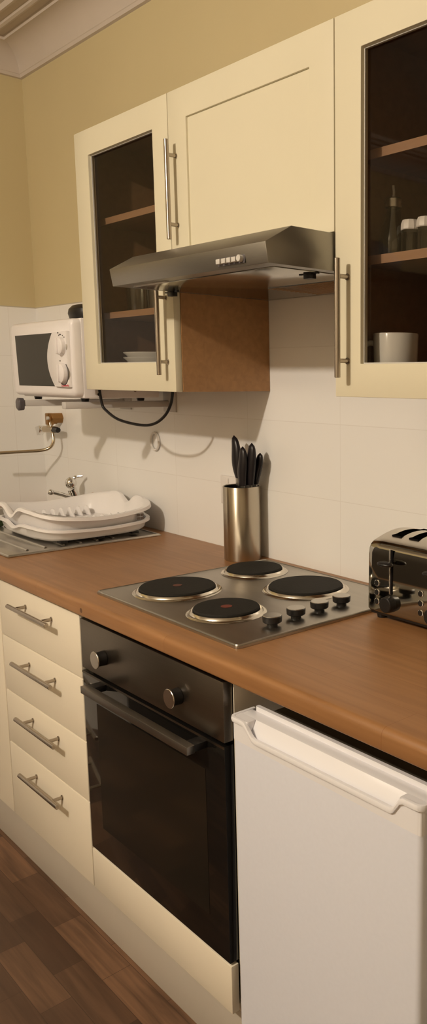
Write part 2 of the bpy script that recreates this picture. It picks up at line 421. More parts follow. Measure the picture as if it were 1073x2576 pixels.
# top trim: rear ridge, shelf, end blocks, sloped pocket and dipping front lip carried round the corners
sm = lambda u: (lambda q: q*q*(3-2*q))(min(max(u, 0), 1))
def lipz(x): return .8150+.010*(x-FX0)-.0245*sm((x-(FX0+.036))/.036)*sm((FX1-.036-x)/.024)
m = MB()
m.prism(rrect(FX0+.012, FX1-.008, -.5535, -.545, .003, 3), 'z', .769, .8225)
m.box(FX0+.002, FX1-.002, -.5790, -.553, .769, .8135, .0012)
m.prism([(-.5785, .8136), (-.5785, .770), (-.5950, .770), (-.5950, .781)], 'x', FX0+.046, FX1-.046, bev=.0006)
for x0_, x1_ in ((FX0+.001, FX0+.047), (FX1-.047, FX1-.001)): m.prism(rrect(x0_, x1_, -.5980, -.5780, .004, 3), 'z', .769, .8138)
path = [((FX0, -.546), (-1, 0))]
for k in range(7):
    a = PI+PI/2*k/6; path.append(((FX0+.010+.010*math.cos(a), -.5885+.010*math.sin(a)), (math.cos(a), math.sin(a))))
for i in range(1, 72): path.append(((FX0+.010+(FX1-FX0-.020)*i/72, -.5985), (0, -1)))
for k in range(7):
    a = 1.5*PI+PI/2*k/6; path.append(((FX1-.010+.010*math.cos(a), -.5885+.010*math.sin(a)), (math.cos(a), math.sin(a))))
path.append(((FX1, -.546), (1, 0)))
def lipring(p, n):
    z = lipz(p[0])
    return [(p[0]+n[0]*o, p[1]+n[1]*o, h) for o, h in ((.0045, z-.010), (.0057, z-.005), (.0045, z-.0006), (.0015, z), (-.0020, z-.0006), (-.0030, z-.004), (-.0030, .769), (.0002, .769), (.0008, z-.0115))]
m.loft([lipring(p, n) for p, n in path])
m.build('handle_trim', 'fridge_trim', t, ang=40)

# end panel that carries the worktop beyond the fridge
MB().box(1.262, 1.28, -.57, 0, 0, .876, .001).build('end_panel', 'cream2', label='plain cream end panel carrying the worktop right of the fridge', cat='panel')

# worktop
m = MB(); yb = -.5700
edge = [(yb, ZW-.0381)]
for k in range(5):
    a = -PI/2+PI/2*k/4*1.0; edge.append((-.5977+.006*(-math.cos(a)), ZW-.0321+.006*math.sin(a)))
for k in range(7):
    a = PI/2*k/6; edge.append((-.5907-.013*math.cos(a), ZW-.013+.013*math.sin(a)))
edge.append((yb, ZW))
m.prism(edge, 'x', XL+.001, 1.30)
m.frame([XL+.001, -1.44, -1.07, .05, .56, 1.30], [yb, -.51, -.10, -.001], ZW-.0381, ZW, hole=((1, 1), (3, 1)), axis='z')
m.build('worktop', 'worktop', label='long orange-brown oak block worktop with rounded front edge', cat='worktop')

# ------------------------------------------------------------------ sink + tap
t = thing('kitchen_sink', 'stainless steel inset sink with ridged drainer in the corner', 'sink', (-1.0, -.3, ZW))
sx0, sx1, sy0, sy1 = -1.475, -.534, -.5445, -.049
m = MB()
rim = 0.004
m.frame([sx0, -1.43, -1.08, sx1], [sy0, -.50, -.11, sy1], ZW+.0003, ZW+rim, bev=.0012, axis='z')
for yy in (-.47, -.415, -.36, -.305, -.25, -.195):        # ridges on the drainer
    m.tube([(-1.03, yy, ZW+.0038), (-1.0, yy, ZW+.0052), (-.62, yy, ZW+.0052), (-.585, yy, ZW+.0038)], .0045, n=10, sub=4)
m.tube([(-1.05, sy0+.006, ZW+.004), (sx1-.006, sy0+.006, ZW+.004), (sx1-.006, sy1-.006, ZW+.004), (-1.05, sy1-.006, ZW+.004)], .0035, n=8, smooth=False)
m.build('drainer', 'steel', t)
m = MB(); o = rrect(-1.43, -1.08, -.50, -.11, .05); i2 = rrect(-1.41, -1.10, -.48, -.13, .06)
m.loft([[(x, y, ZW+.003) for x, y in o], [(x, y, ZW-.02) for x, y in rrect(-1.425, -1.085, -.495, -.115, .05)], [(x, y, ZW-.15) for x, y in i2]], cap=(False, True))
m.build('bowl', 'steel', t)

t = thing('mixer_tap', 'chrome single-lever mixer tap on the back of the sink', 'tap', (-1.16, -.046, ZW+.004))
m = MB(); m.lathe([(0, 0), (.025, 0), (.025, .006), (.019, .010), (0, .010)], (-1.16, -.046, ZW+.004), n=28)
m.tube([(-1.16, -.046, ZW+.010), (-1.16, -.047, .955), (-1.16, -.051, .985), (-1.16, -.060, 1.010)], [.0185]*6+[.017]*6+[.0165]*8, n=20, sub=6); m.build('body', 'chrome', t)
m = MB(); m.tube([(-1.16, -.050, .978), (-1.161, -.075, .984), (-1.162, -.105, .996), (-1.163, -.134, 1.006)], [.0125]*4+[.010]*4+[.0078]*12, n=14, sub=6)
m.ell((-1.163, -.140, 1.006), .0112, .0112, .0112); m.build('spout', 'chrome', t)
m = MB(); m.ell((-1.16, -.0625, 1.0345), .0205, .0215, .0225); m.tube([(-1.16, -.055, 1.049), (-1.152, -.040, 1.058), (-1.140, -.024, 1.060)], [.007]*5+[.005]*10, n=10); m.build('lever', 'chrome', t)

# wall valve with swivel pipe over the bowl
t = thing('wall_tap', 'brass wall tap with long bent spout pipe above the sink', 'tap', (-1.36, 0, 1.23))
m = MB(); m.cyl((-1.352, 0, 1.272), (-1.352, -.045, 1.272), .022, n=6, bev=.001); m.cyl((-1.352, -.020, 1.262), (-1.352, -.050, 1.262), .013, n=20)
m.box(-1.366, -1.338, -.060, -.036, 1.245, 1.292, .004); m.build('connector', 'brass', t)
m = MB(); m.cyl((-1.352, -.048, 1.25), (-1.352, -.048, 1.224), .012, n=16); m.cyl((-1.400, -.048, 1.227), (-1.312, -.048, 1.229), .0135, n=20, bev=.001); m.build('body', 'pipe', t)
m = MB(); m.cyl((-1.398, -.048, 1.227), (-1.425, -.05, 1.227), .010, n=16); m.prism([(-1.462, 1.233), (-1.425, 1.241), (-1.417, 1.227), (-1.425, 1.213), (-1.447, 1.200), (-1.452, 1.215)], 'y', -.062, -.036, bev=.002); m.build('handle', 'chrome', t)
m = MB(); m.cyl((-1.314, -.048, 1.229), (-1.277, -.048, 1.229), .013, .011, n=8, bev=.002); m.build('end_cap', 'black', t)
m = MB(); m.cyl((-1.338, -.056, 1.273), (-1.338, -.064, 1.273), .007, n=16); m.build('screw_cap', 'pale_grey', t)
m = MB(); m.tube([(-1.345, -.052, 1.262), (-1.338, -.050, 1.24), (-1.325, -.049, 1.205), (-1.320, -.052, 1.178), (-1.330, -.064, 1.157), (-1.345, -.092, 1.148), (-1.36, -.14, 1.146), (-1.375, -.24, 1.1445), (-1.382, -.30, 1.143)], .0062, n=12, sub=5); m.build('spout_pipe', 'pipe', t)

# ------------------------------------------------------------------ hob
hx0, hx1, hy0, hy1 = .0127, .5927, -.5465, -.0365
t = thing('electric_hob', 'brushed steel electric hob with four black hotplates set in the worktop', 'hob', (.3, -.29, ZW))
m = MB(); HZ = ZW+.007
m.prism(rrect(hx0, hx1, hy0, hy1, .008, 4), 'z', ZW+.0004, HZ-.002, bev=0)
m.prism(rrect(hx0+.0025, hx1-.0025, hy0+.0025, hy1-.0025, .007, 4), 'z', HZ-.003, HZ, bev=.0012)
m.tube([(x, y, HZ-.0012) for x, y in rrect(hx0+.004, hx1-.004, hy0+.004, hy1-.004, .006, 4)+[rrect(hx0+.004, hx1-.004, hy0+.004, hy1-.004, .006, 4)[0]]], .0028, n=8, smooth=False)
m.build('hob_plate', 'steel_hob', t)
for cx, cy, r, dot in ((.1470, -.4040, .0900, 1), (.1180, -.1530, .0725, 0), (.3545, -.1740, .0900, 0), (.3845, -.4265, .0725, 2)):
    hp = MB().lathe([(0, .013), (r*.3, .0135), (r*.97, .0135), (r, .011), (r, .004), (0, .004)], (cx, cy, HZ), n=64).build('hotplate', 'black_iron', t)
    MB().lathe([(r+.0010, .001), (r+.0012, .0082), (r+.004, .0088), (r+.007, .0060), (r+.0085, .0035), (r+.013, .0028), (r+.016, .0005), (r+.001, .0002)], (cx, cy, HZ), n=64).build('trim_ring', pbr('bright ring steel', (.74, .70, .62, 1), .17, 1.), hp)
    if dot: MB().cyl((cx, cy, HZ+.0134), (cx, cy, HZ+.0139), .011 if dot == 1 else .0125, n=20).build('red_dot', pbr('faded red dot', (.11, .035, .02, 1), .6) if dot == 1 else 'red', hp)
for kx, ky in ((.5365, -.4180), (.5275, -.3470), (.5235, -.2770), (.5215, -.2090)):
    k = MB(); k.lathe([(0, 0), (.0115, 0), (.0110, .007), (.0175, .0085), (.0200, .0105), (.0208, .0215), (.0192, .0228), (0, .0228)], (kx, ky, HZ), n=32)
    k = k.build('knob', 'black', t)
    MB().cyl((kx, ky, HZ+.0224), (kx, ky, HZ+.0244), .0195, n=32, bev=.0007).build('knob_cap', 'steel', k)

# ------------------------------------------------------------------ wall cabinets
YU, ZB, ZT = -.2984, 1.3965, 2.1100
def carcass(t, x0, x1, z0, z1, shelves, lip=True):
    w = .018; yf = YU+.0205
    for a, b in ((x0, x0+w), (x1-w, x1)): MB().box(a, b, yf, -.001, z0, z1).build('side_panel', 'side', t)
    MB().box(x0+w, x1-w, yf, -.001, z0, z0+w).build('base_panel', 'inner_shaded', t); MB().box(x0+w, x1-w, yf, -.001, z1-w, z1).build('top_panel', 'inner_shaded', t)
    MB().box(x0+w, x1-w, -.009, -.001, z0+w, z1-w).build('back_panel', 'inner_shaded', t)
    # lining: thin added sheets, the cabinet's inside shade put into their colour
    MB().box(x0+w, x0+w+.0015, yf+.002, -.009, z0+w, z1-w).build('shade_sheet', 'inner_shaded', t); MB().box(x1-w-.0015, x1-w, yf+.002, -.009, z0+w, z1-w).build('shade_sheet', 'inner_shaded', t)
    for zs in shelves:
        sh = MB().box(x0+w+.0015, x1-w-.0015, -.245, -.010, zs-.017, zs).build('shelf', 'inner_shaded', t)
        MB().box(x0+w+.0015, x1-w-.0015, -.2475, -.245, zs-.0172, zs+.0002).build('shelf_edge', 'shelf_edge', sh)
def glass_door(t, x0, x1, ox0, ox1, oz0, oz1):
    dr = MB().frame([x0, ox0, ox1, x1], [ZB, oz0, oz1, ZT], YU, YU+.020, bev=.0014).build('door', 'cream', t)
    m = MB(); m.frame([ox0-.006, ox0+.0025, ox1-.0025, ox1+.006], [oz0-.006, oz0+.0025, oz1-.0025, oz1+.006], YU+.0085, YU+.0115); m.build('glazing_bead', 'pale_grey', dr)
    b = bmesh.new(); b.faces.new([b.verts.new(p) for p in ((ox0-.003, YU+.014, oz0-.003), (ox1+.003, YU+.014, oz0-.003), (ox1+.003, YU+.014, oz1+.003), (ox0-.003, YU+.014, oz1+.003))])
    MB().take(b).build('glass_pane', 'pane', dr)
    return dr
# left glass cabinet
t = thing('glass_cabinet', 'cream wall cabinet with a glazed door, left of the cooker hood', 'wall cabinet', (-.25, -.15, ZB))
carcass(t, -.497, -.0005, ZB, ZT, (1.882, 1.619))
dr = glass_door(t, -.4970, -.0020, -.4185, -.0740, 1.4715, 2.0415)
bar_handle(dr, (-.0365, -.3250, 1.4390), (-.0365, -.3250, 1.6655), [(-.0365, -.325, 1.4725), (-.0365, -.325, 1.6325)], YU)
# right glass cabinet
t = thing('glass_cabinet', 'cream wall cabinet with a glazed door, right of the cooker hood, holding a mug', 'wall cabinet', (.85, -.15, ZB))
carcass(t, .6015, 1.098, ZB, ZT, (1.873, 1.674))
dr = glass_door(t, .6030, 1.0980, .6755, 1.0205, 1.4615, 2.0405)
bar_handle(dr, (.6395, -.3265, 1.4345), (.6395, -.3265, 1.6630), [(.6395, -.3265, 1.4675), (.6395, -.3265, 1.6295)], YU)
# bridging cabinet over the hood
t = thing('bridging_cabinet', 'short cream wall cabinet with a plain panelled door above the cooker hood', 'wall cabinet', (.3, -.15, 1.722))
m = MB(); w = .018; yf = YU+.0205
m.box(.0005, .0185, yf, -.001, 1.720, ZT); m.box(.5825, .6005, yf, -.001, 1.720, ZT); m.box(.0185, .5825, yf, -.001, 1.720, 1.738); m.box(.0185, .5825, yf, -.001, ZT-.018, ZT); m.box(.0185, .5825, -.009, -.001, 1.738, ZT-.018)
m.build('carcass', 'side', t)
dr = MB().frame([.0010, .0795, .5275, .6000], [1.7200, 1.730, 2.0405, ZT], YU, YU+.020, bev=.0014).build('door', 'cream', t)
MB().box(.0780, .5290, YU+.0055, YU+.016, 1.7285, 2.042).build('door_panel', 'cream', dr)
bar_handle(dr, (.0325, -.3240, 1.7640), (.0325, -.3240, 1.9940), [(.0325, -.324, 1.8000), (.0325, -.324, 1.9600)], YU)

# ------------------------------------------------------------------ cooker hood
t = thing('cooker_hood', 'brushed steel visor cooker hood with push buttons above the hob', 'cooker hood', (.3, -.25, 1.644))
HB = 1.6440
m = MB()
pr = [(-.002, HB), (-.002, 1.7175), (-.405, 1.7175), (-.4675, 1.6820), (-.4607, HB)]
m.prism(pr, 'x', .0015, .5985, bev=.0012)
m.build('hood_body', 'steel_hood', t)
m = MB()
m.box(.03, .57, -.425, -.03, HB-.0018, HB, .0006)
for i in range(12):
    y = -.20+i*.0135
    m.tube([(.26, y, HB-.0018), (.555, y, HB-.0018)], .0028, n=8, smooth=False)
m.build('grease_filter', pbr('hood underside steel', (.42, .40, .36, 1), .15, 1.), t)
for x, y in ((.548, -.318), (.020, -.313)):
    c = MB(); c.box(x-.012, x+.012, y-.007, y+.007, HB-.013, HB-.001, .001); c.box(x-.030, x+.026, y-.0035, y+.0035, HB-.004, HB-.0012); c.build('latch', 'black', t)
for k, x in enumerate((.4525, .4710, .4880, .5045, .5205)):
    c = MB()
    if k < 4: c.box(x-.0065, x+.0065, -.4735, -.4630, 1.6530, 1.6625, .001)
    else: c.cyl((x, -.463, 1.6585), (x, -.4735, 1.6585), .0065, n=18, bev=.0008)
    c.build('button', 'pale_grey', t)
m = MB(); m.box(.441, .5305, -.4648, -.4630, 1.6495, 1.6655, .0005); m.build('button_strip', 'grey_plastic', t)
m = MB(); m.box(.06, .20, -.44, -.43, HB-.0022, HB, .0006); m.build('lamp_lens', 'pale_grey', t)

# ------------------------------------------------------------------ microwave and its brackets
t = thing('microwave', 'white microwave oven with two dials on a wall bracket, left of the glass cabinet', 'microwave', (-.74, -.18, 1.362))
mx0, mx1, mz0, mz1 = -.962, -.511, 1.3690, 1.6050
m = MB(); m.box(mx0+.006, mx1, -.300, -.050, mz0, mz1, .004); m.build('body', 'white_mw', t)
# fascia: bowed front, rounded corners
def fas(y, dx, dz): return [(x, y, z) for x, z in rrect(mx0+dx, mx1-.001-dx, mz0+.003+dz, mz1-dz, .016, 5)]
m = MB(); m.loft([fas(-.2995, .001, .001), fas(-.318, .001, .002), fas(-.326, .004, .006), fas(-.3295, .010, .014)]); m.build('fascia', 'white_mw', t, ang=50)
AX = -.5555
def arc_x(z): # bulged left edge of the control panel
    u = (z-1.4845)/.082; return -.6745+.046*u*u
zs = [1.4045+(1.5640-1.4045)*i/16 for i in range(17)]
m = MB(); poly = [(-.9085, 1.4045)]+[(arc_x(z)-.002, z) for z in zs]+[(-.9195, 1.5640)]
m.prism(poly, 'y', -.3310, -.3290, mi=0); m.build('window', 'mw_window', t)
m = MB(); b2 = []
def crown(off, y, top): return [(arc_x(z)+off, y, z) for z in zs]+[(-.523-off*.3, y, 1.5660), (-.523-off*.3, y, 1.4025)]
m.loft([crown(0, -.3290, 0), crown(.003, -.3360, 0), crown(.012, -.3400, 0)], cap=(False, True)); m.build('control_panel', 'white_mw', t, ang=45)
for zc, r, nm in ((1.5225, .0265, 0), (1.4430, .0300, 1)):
    k = MB(); k.lathe([(0, 0), (r, 0), (r, .003), (r*.93, .012), (r*.80, .0145), (0, .0150)], (AX, -.3395, zc), Matrix.Rotation(PI/2, 3, 'X'), n=36)
    k.box(AX-.004, AX+.004, -.3600, -.350, zc-r*.85, zc+r*.85, .002)
    k = k.build('dial', 'white_mw', t)
    rg = MB(); n_ = 24
    a0, a1 = ((-.35, .15) if nm == 0 else (-2.1, .9))
    rg.tube([(AX+(r+.0035)*math.cos(a0+(a1-a0)*i/n_), -.3405, zc+(r+.0035)*math.sin(a0+(a1-a0)*i/n_)) for i in range(n_+1)], .0016, n=8, smooth=False)
    if nm: rg.build('dial_scale', 'grey_print', k)
    else: rg.build('dial_scale', 'pale_grey', k)
for x, z, w in ((-.578, 1.562, .007), (-.567, 1.557, .005), (-.560, 1.5565, .004), (-.572, 1.5545, .005), (-.548, 1.553, .004), (-.538, 1.548, .004), (-.573, 1.4800, .006)): MB().box(x-w/2, x+w/2, -.3408, -.339, z-.0018, z+.0018).build('dial_mark', 'grey_print', t)
text_mesh('brand_print', 'Cookworks', .0105, 'red_print', Matrix.Translation((-.5480, -.3404, 1.4075)) @ Matrix.Rotation(PI/2, 4, 'X'), t)
for fx in (-.90, -.56):
    for fy in (-.275, -.09): MB().cyl((fx, fy, mz0+.001), (fx, fy, 1.3590), .013, .011, n=14).build('foot', 'black', t)
for y, z in ((-.255, 1.381), (-.135, 1.392)): MB().cyl((mx1, y, z), (mx1+.0025, y, z), .0045, n=12).build('screw', 'nickel', t)

def bracket(x, label, capped):
    t = thing('microwave_bracket', label, 'bracket', (x, 0, 1.34), 'microwave wall brackets')
    m = MB(); m.box(x-.014, x+.014, -.350, -.003, 1.3385, 1.3585, .003); m.build('arm', 'bracket', t)
    MB().box(x-.020, x+.055, -.006, 0, 1.322, 1.400, .001).build('wall_plate', 'bracket', t)
    if capped:
        m = MB(); m.loft([[(a, y, b) for a, b in zip_] for y, zip_ in ((-.352, rrect(x-.0145, x+.0145, 1.326, 1.365, .012, 5)), (-.366, rrect(x-.0155, x+.0155, 1.325, 1.3660, .013, 5)), (-.370, rrect(x-.012, x+.012, 1.330, 1.361, .011, 5)))]); m.build('end_cap', 'grey_plastic', t)
bracket(-.838, 'white wall bracket arm with dark end cap, under the left side of the microwave', True)
bracket(-.545, 'white wall bracket arm without end cap, under the right side of the microwave', False)

# power cable hanging below the glass cabinet
MB().tube([(-.5035, -.262, 1.430), (-.5035, -.256, 1.395), (-.5030, -.2500, 1.354), (-.490, -.246, 1.335), (-.4232, -.2400, 1.3085), (-.345, -.215, 1.2950), (-.290, -.20, 1.300), (-.245, -.19, 1.325), (-.222, -.183, 1.360), (-.215, -.180, 1.3950)], .0042, n=10, sub=8).build('power_cable', 'black', label='black power cable hanging in a loop below the left glass cabinet', cat='cable')
# dark pot on the microwave
t = thing('cooking_pot', 'round black pot on the microwave, half hidden by the glass cabinet', 'pot', (-.715, -.19, mz1))
m = MB(); m.lathe([(0, .0005), (.040, .0005), (.058, .012), (.064, .028), (.060, .042), (.045, .053), (.018, .058), (0, .059)], (-.715, -.19, mz1), n=36, sy=.7); m.build('pot_body', 'black', t)
MB().ell((-.781, -.19, mz1+.030), .009, .006, .004).build('knob', 'black', t)
# hook on the tiles
MB().tube([(-.628+.026*math.cos(a), -.006, 1.2205+.029*math.sin(a)) for a in [PI*2*i/20 for i in range(21)]], .0042, n=8, smooth=False).build('wall_hook', pbr('pale hook plastic', (.76, .73, .68, 1), .4), label='pale plastic ring hook on the tiles below the glass cabinet', cat='hook')

# ------------------------------------------------------------------ double socket behind the knife block
t = thing('wall_socket', 'white double wall socket half hidden behind the knife block', 'socket', (-.17, 0, 1.097))
MB().box(-.2440, -.098, -.009, 0, 1.0520, 1.1400, .003).build('face_plate', 'white', t)
for x in (-.205, -.137):
    m = MB()
    for dx, dz, w, h in ((0, .014, .003, .008), (-.011, -.008, .006, .003), (.011, -.008, .006, .003)): m.box(x+dx-w/2-.008, x+dx+w/2-.008, -.0094, -.0085, 1.092+dz-h, 1.092+dz+h)
    m.build('pin_holes', 'grey_print', t)
    MB().box(x-.006, x+.006, -.012, -.0085, 1.118, 1.133, .001).build('switch', 'white', t)

# ------------------------------------------------------------------ knife block and knives
bx, by, br_ = -.0615, -.0610, .0535
t = thing('knife_block', 'round brushed steel knife block behind the hob', 'knife block', (bx, by, ZW))
m = MB(); m.lathe([(0, .0005), (br_-.002, .0005), (br_, .003), (br_, .2125), (br_-.0008, .2135), (br_-.002, .2135), (br_-.003, .2125), (br_-.003, .006), (0, .006)], (bx, by, ZW), n=72); m.build('steel_shell', 'block', t, ang=40)
m = MB(); m.lathe([(br_-.0034, .010), (br_-.0034, .2110), (br_-.0048, .2110), (br_-.0048, .010)], (bx, by, ZW), n=60, closed=True); m.build('liner', 'dark_void', t)
def knife(x, y, ztip, zbot, w, lean, label, bolster=False, bow=.004):
    t = thing('kitchen_knife', label, 'knife', (x, y, ZW+.007), 'knives in the steel block')
    N = 14; rings = []
    for i in range(N+1):
        u = i/N; z = zbot+(ztip-zbot)*u
        hw = w*(.62+.55*math.sin(PI*min(1, u*.95+.10))**1.0*.75) if u < .999 else w*.2
        if u > .86: hw *= math.sqrt(max(.05, 1-((u-.86)/.14)**2))
        cx = x+lean*(z-zbot)+bow*math.sin(2*PI*u)*-1
        rings.append([(cx+hw*math.cos(2*PI*k/16), y+hw*.62*math.sin(2*PI*k/16)-.05*(z-zbot)*0, z) for k in range(16)])
    m = MB(); m.loft(rings); m.build('handle', 'black_soft', t, ang=60)
    zb = zbot
    if bolster: MB().lathe([(0, 0), (w*.72, 0), (w*.74, .022), (0, .022)], (x, y, zbot-.021), n=18, sy=.6).build('bolster', 'steel', t)
    MB().box(x-.0085, x+.0085, y-.0009, y+.0009, ZW+.0068, zb+.004).build('blade', 'steel', t)
knife(-.0850, -.052, 1.2700, 1.1480, .0180, -.170, 'black-handled knife with steel bolster, leaning left, apart from the others in the block', True, .003)
knife(-.0400, -.060, 1.2310, 1.1330, .0155, -.075, 'short black-handled knife, second from left in the block', False, .002)
knife(-.0320, -.078, 1.2440, 1.1330, .0170, .030, 'black-handled knife third from left in the block, just left of the tallest of the cluster', False, .002)
knife(-.0215, -.060, 1.2540, 1.1340, .0180, .095, 'tallest black-handled knife of the right-hand cluster in the block', False, .002)
knife(-.0305, -.0360, 1.2250, 1.1340, .0160, .290, 'black-handled knife at the right end of the block, leaning right', False, .002)

# ------------------------------------------------------------------ toaster
tx0, tx1, ty0, ty1 = .6070, .8850, -.2100, -.0220
t = thing('toaster', 'polished steel four-slice toaster on the worktop right of the hob', 'toaster', (.745, -.115, ZW))
m = MB(); m.box(tx0+.004, tx1-.004, ty0+.006, ty1-.006, ZW+.009, ZW+.020, .003)
m.build('base', 'black', t)
for fx in (tx0+.025, tx1-.025):
    for fy in (ty0+.022, ty1-.022): MB().cyl((fx, fy, ZW+.0003), (fx, fy, ZW+.011), .011, .013, n=18).build('foot', 'black', t)
pf = [(ty0+.004, ZW+.016), (ty0, ZW+.020), (ty0+.001, 1.058), (ty0+.003, 1.072), (ty0+.008, 1.0805), (ty0+.016, 1.0862)]
y_a, y_b = ty0+.016, ty1-.016
NA = 12
for i in range(1, NA):
    u = i/NA; pf.append((y_a+(y_b-y_a)*u, 1.0862+.0165*math.sin(PI*u)))
pf += [(ty1-.016, 1.0862), (ty1-.008, 1.0805), (ty1-.003, 1.072), (ty1-.001, 1.058), (ty1, ZW+.020), (ty1-.004, ZW+.016)]
slots = [(.640, .667), (.690, .717), (.775, .802), (.825, .852)]
xs = [tx0, tx0+.002, tx0+.006]+[v for s_ in slots for v in s_]+[tx1-.006, tx1-.002, tx1]
b = bmesh.new(); V = []
cy_, cz_ = (ty0+ty1)/2, 1.0
for x in xs:
    e = min(x-tx0, tx1-x); sh = .006*(1-math.sqrt(max(0, 1-(1-min(e/.006, 1))**2)))
    V.append([b.verts.new((x, cy_+(y-cy_)*(1-sh/.1), cz_+(z-cz_)*(1-sh/.09))) for y, z in pf])
i_s0, i_s1 = 7, 5+NA-2
for i in range(len(xs)-1):
    slot = any(abs(xs[i]-a) < 1e-6 for a, _ in slots)
    for j in range(len(pf)-1):
        if slot and i_s0 <= j < i_s1: continue
        f = b.faces.new((V[i][j], V[i+1][j], V[i+1][j+1], V[i][j+1]))
        f.material_index = 1 if 5 <= j <= 5+NA else 0
b.faces.new(V[0]); b.faces.new(V[-1][::-1])
m = MB(); m.take(b); m.build('shell', ['chrome_dark', 'toaster_top'], t, ang=28)
for a, c in slots:
    y0, y1 = pf[i_s0][0], pf[i_s1][0]; zt = 1.0975
    b = bmesh.new()
    P = [b.verts.new((x, y, z)) for z in (.95, zt) for x, y in ((a, y0), (c, y0), (c, y1), (a, y1))]
    b.faces.new(P[:4])
    for k in range(4): b.faces.new((P[k], P[(k+1) % 4], P[4+(k+1) % 4], P[4+k]))
    m = MB(); m.take(b); m.build('slot', 'dark_void', t)
for off in (0., .1270):
    lx = .6800+off
    m = MB(); m.box(lx-.0022, lx+.0030, ty0-.0006, ty0+.001, .9790, 1.0755, .0004); g_ = m.build('lever_slot', 'dark_void', t)
    MB().box(lx-.0058, lx-.0022, ty0-.0022, ty0+.001, .9780, 1.0765, .0006).build('slot_trim', 'chrome', g_)
    m = MB(); m.ell((lx, ty0-.020, 1.0480), .0205, .0130, .0062); m.box(lx-.003, lx+.003, ty0-.018, ty0+.0, 1.0445, 1.0515, .001); m.build('lever', 'black', t)
    k = MB(); k.lathe([(0, 0), (.0185, 0), (.0185, .004), (.0170, .016), (.0155, .0175), (0, .0178)], (lx-.004, ty0+.0005, .9570), Matrix.Rotation(PI/2, 3, 'X'), n=32); k = k.build('dial', 'black', t)
    for z in (.9965, .9760, .9555):
        rg = MB(); rg.lathe([(.0061, 0), (.0070, .0002), (.0073, .0016), (.0061, .0020)], (lx-.0430, ty0+.0004, z), Matrix.Rotation(PI/2, 3, 'X'), n=24, closed=True); rg = rg.build('button_ring', 'chrome', t)
        MB().cyl((lx-.0430, ty0+.0004, z), (lx-.0430, ty0-.0022, z), .0060, n=20).build('button', 'black', rg)

# ------------------------------------------------------------------ dish rack over its drip tray
def tray_rings(cx, cy, spec, n_=24):
    """spec: (half x, half y, z, wave) ; rounded plan, bowed long sides, notch at both short ends"""
    out = []
    for hx, hy, z, wave in spec:
        ring = []
        for k in range(96):
            a = 2*PI*k/96; c, s_ = math.cos(a), math.sin(a)
            p_ = 5.0; rr = (abs(c)**p_+abs(s_)**p_)**(-1/p_)
            x, y = hx*c*rr, hy*s_*rr
            zz = z
            if wave:
                u = x/hx; q = min(max((abs(y)/hy-.62)/.33, 0), 1); q = q*q*(3-2*q)
                w_ = 1.25*max(0, 1-abs(u))**.8-1.75*math.exp(-(u/.19)**2)
                zz += wave*(w_*q-.6*math.cos(PI*y/hy/2)**2*(1-q))
            bow = 1+.035*(1-(y/hy)**2) if abs(c) > .5 else 1+.03*(1-(x/hx)**2)
            ring.append((cx+x*bow, cy+y*bow, zz))
        out.append(ring)
    return out
rx, ry = -.7680, -.2360
t = thing('drip_tray', 'white plastic drip tray on the drainer, under the dish rack', 'tray', (rx, ry, ZW+.01))
m = MB(); zt = ZW+.0158
m.loft(tray_rings(rx, ry, [(.170, .150, zt, 0), (.188, .168, zt+.002, 0), (.200, .180, zt+.012, 0), (.207, .187, zt+.034, .010), (.214, .193, zt+.037, .010), (.215, .194, zt+.032, .010), (.216, .195, zt+.032, .010), (.216, .195, zt+.040, .010), (.205, .185, zt+.040, .010), (.197, .177, zt+.014, 0), (.168, .148, zt+.004, 0)]))
m.build('tray_shell', 'rack', t, ang=50)
for fx, fy in ((-.175, -.12), (.175, -.12), (-.175, .12), (.175, .12), (.178, 0), (-.178, 0)): MB().box(rx+fx-.012, rx+fx+.012, ry+fy-.012, ry+fy+.012, ZW+.0100, zt+.002, .001).build('foot', 'black', t)
t = thing('dish_rack', 'white plastic dish rack with wavy rim and plate pegs, beside the sink bowl', 'dish rack', (rx, ry, zt+.04))
m = MB(); z0 = zt+.030
m.loft(tray_rings(rx, ry, [(.160, .142, z0-.018, 0), (.186, .164, z0-.014, 0), (.196, .176, z0+.010, 0), (.203, .183, z0+.040, .020), (.210, .190, z0+.048, .022), (.217, .196, z0+.048, .022), (.219, .198, z0+.042, .022), (.221, .200, z0+.043, .022), (.219, .198, z0+.053, .022), (.208, .188, z0+.054, .022), (.199, .179, z0+.046, .018), (.190, .170, z0+.012, 0), (.182, .160, z0-.009, 0), (.158, .140, z0-.012, 0)]))
m.build('rack_shell', 'rack', t, ang=50)
for k in range(11):
    y = ry-.135+k*.0265
    MB().prism([(rx+.184, z0-.010), (rx+.122, z0-.010), (rx+.146, z0+.032), (rx+.156, z0+.037), (rx+.166, z0+.031)], 'y', y-.003, y+.003, bev=.0012).build('peg', 'rack', t)
for k in range(9):
    y = ry-.125+k*.030
    MB().prism([(rx-.176, z0-.010), (rx-.118, z0-.010), (rx-.140, z0+.020), (rx-.150, z0+.022), (rx-.160, z0+.018)], 'y', y-.003, y+.003, bev=.0012).build('peg', 'rack', t)
m = MB()
for dy in (0, .013):
    for dz in (0, .011): m.box(rx+.2035, rx+.2065, ry+.118+dy, ry+.128+dy, z0+.012+dz, z0+.020+dz)
m.build('drain_slots', pbr('slot shade', (.20, .17, .15, 1), .6), t)
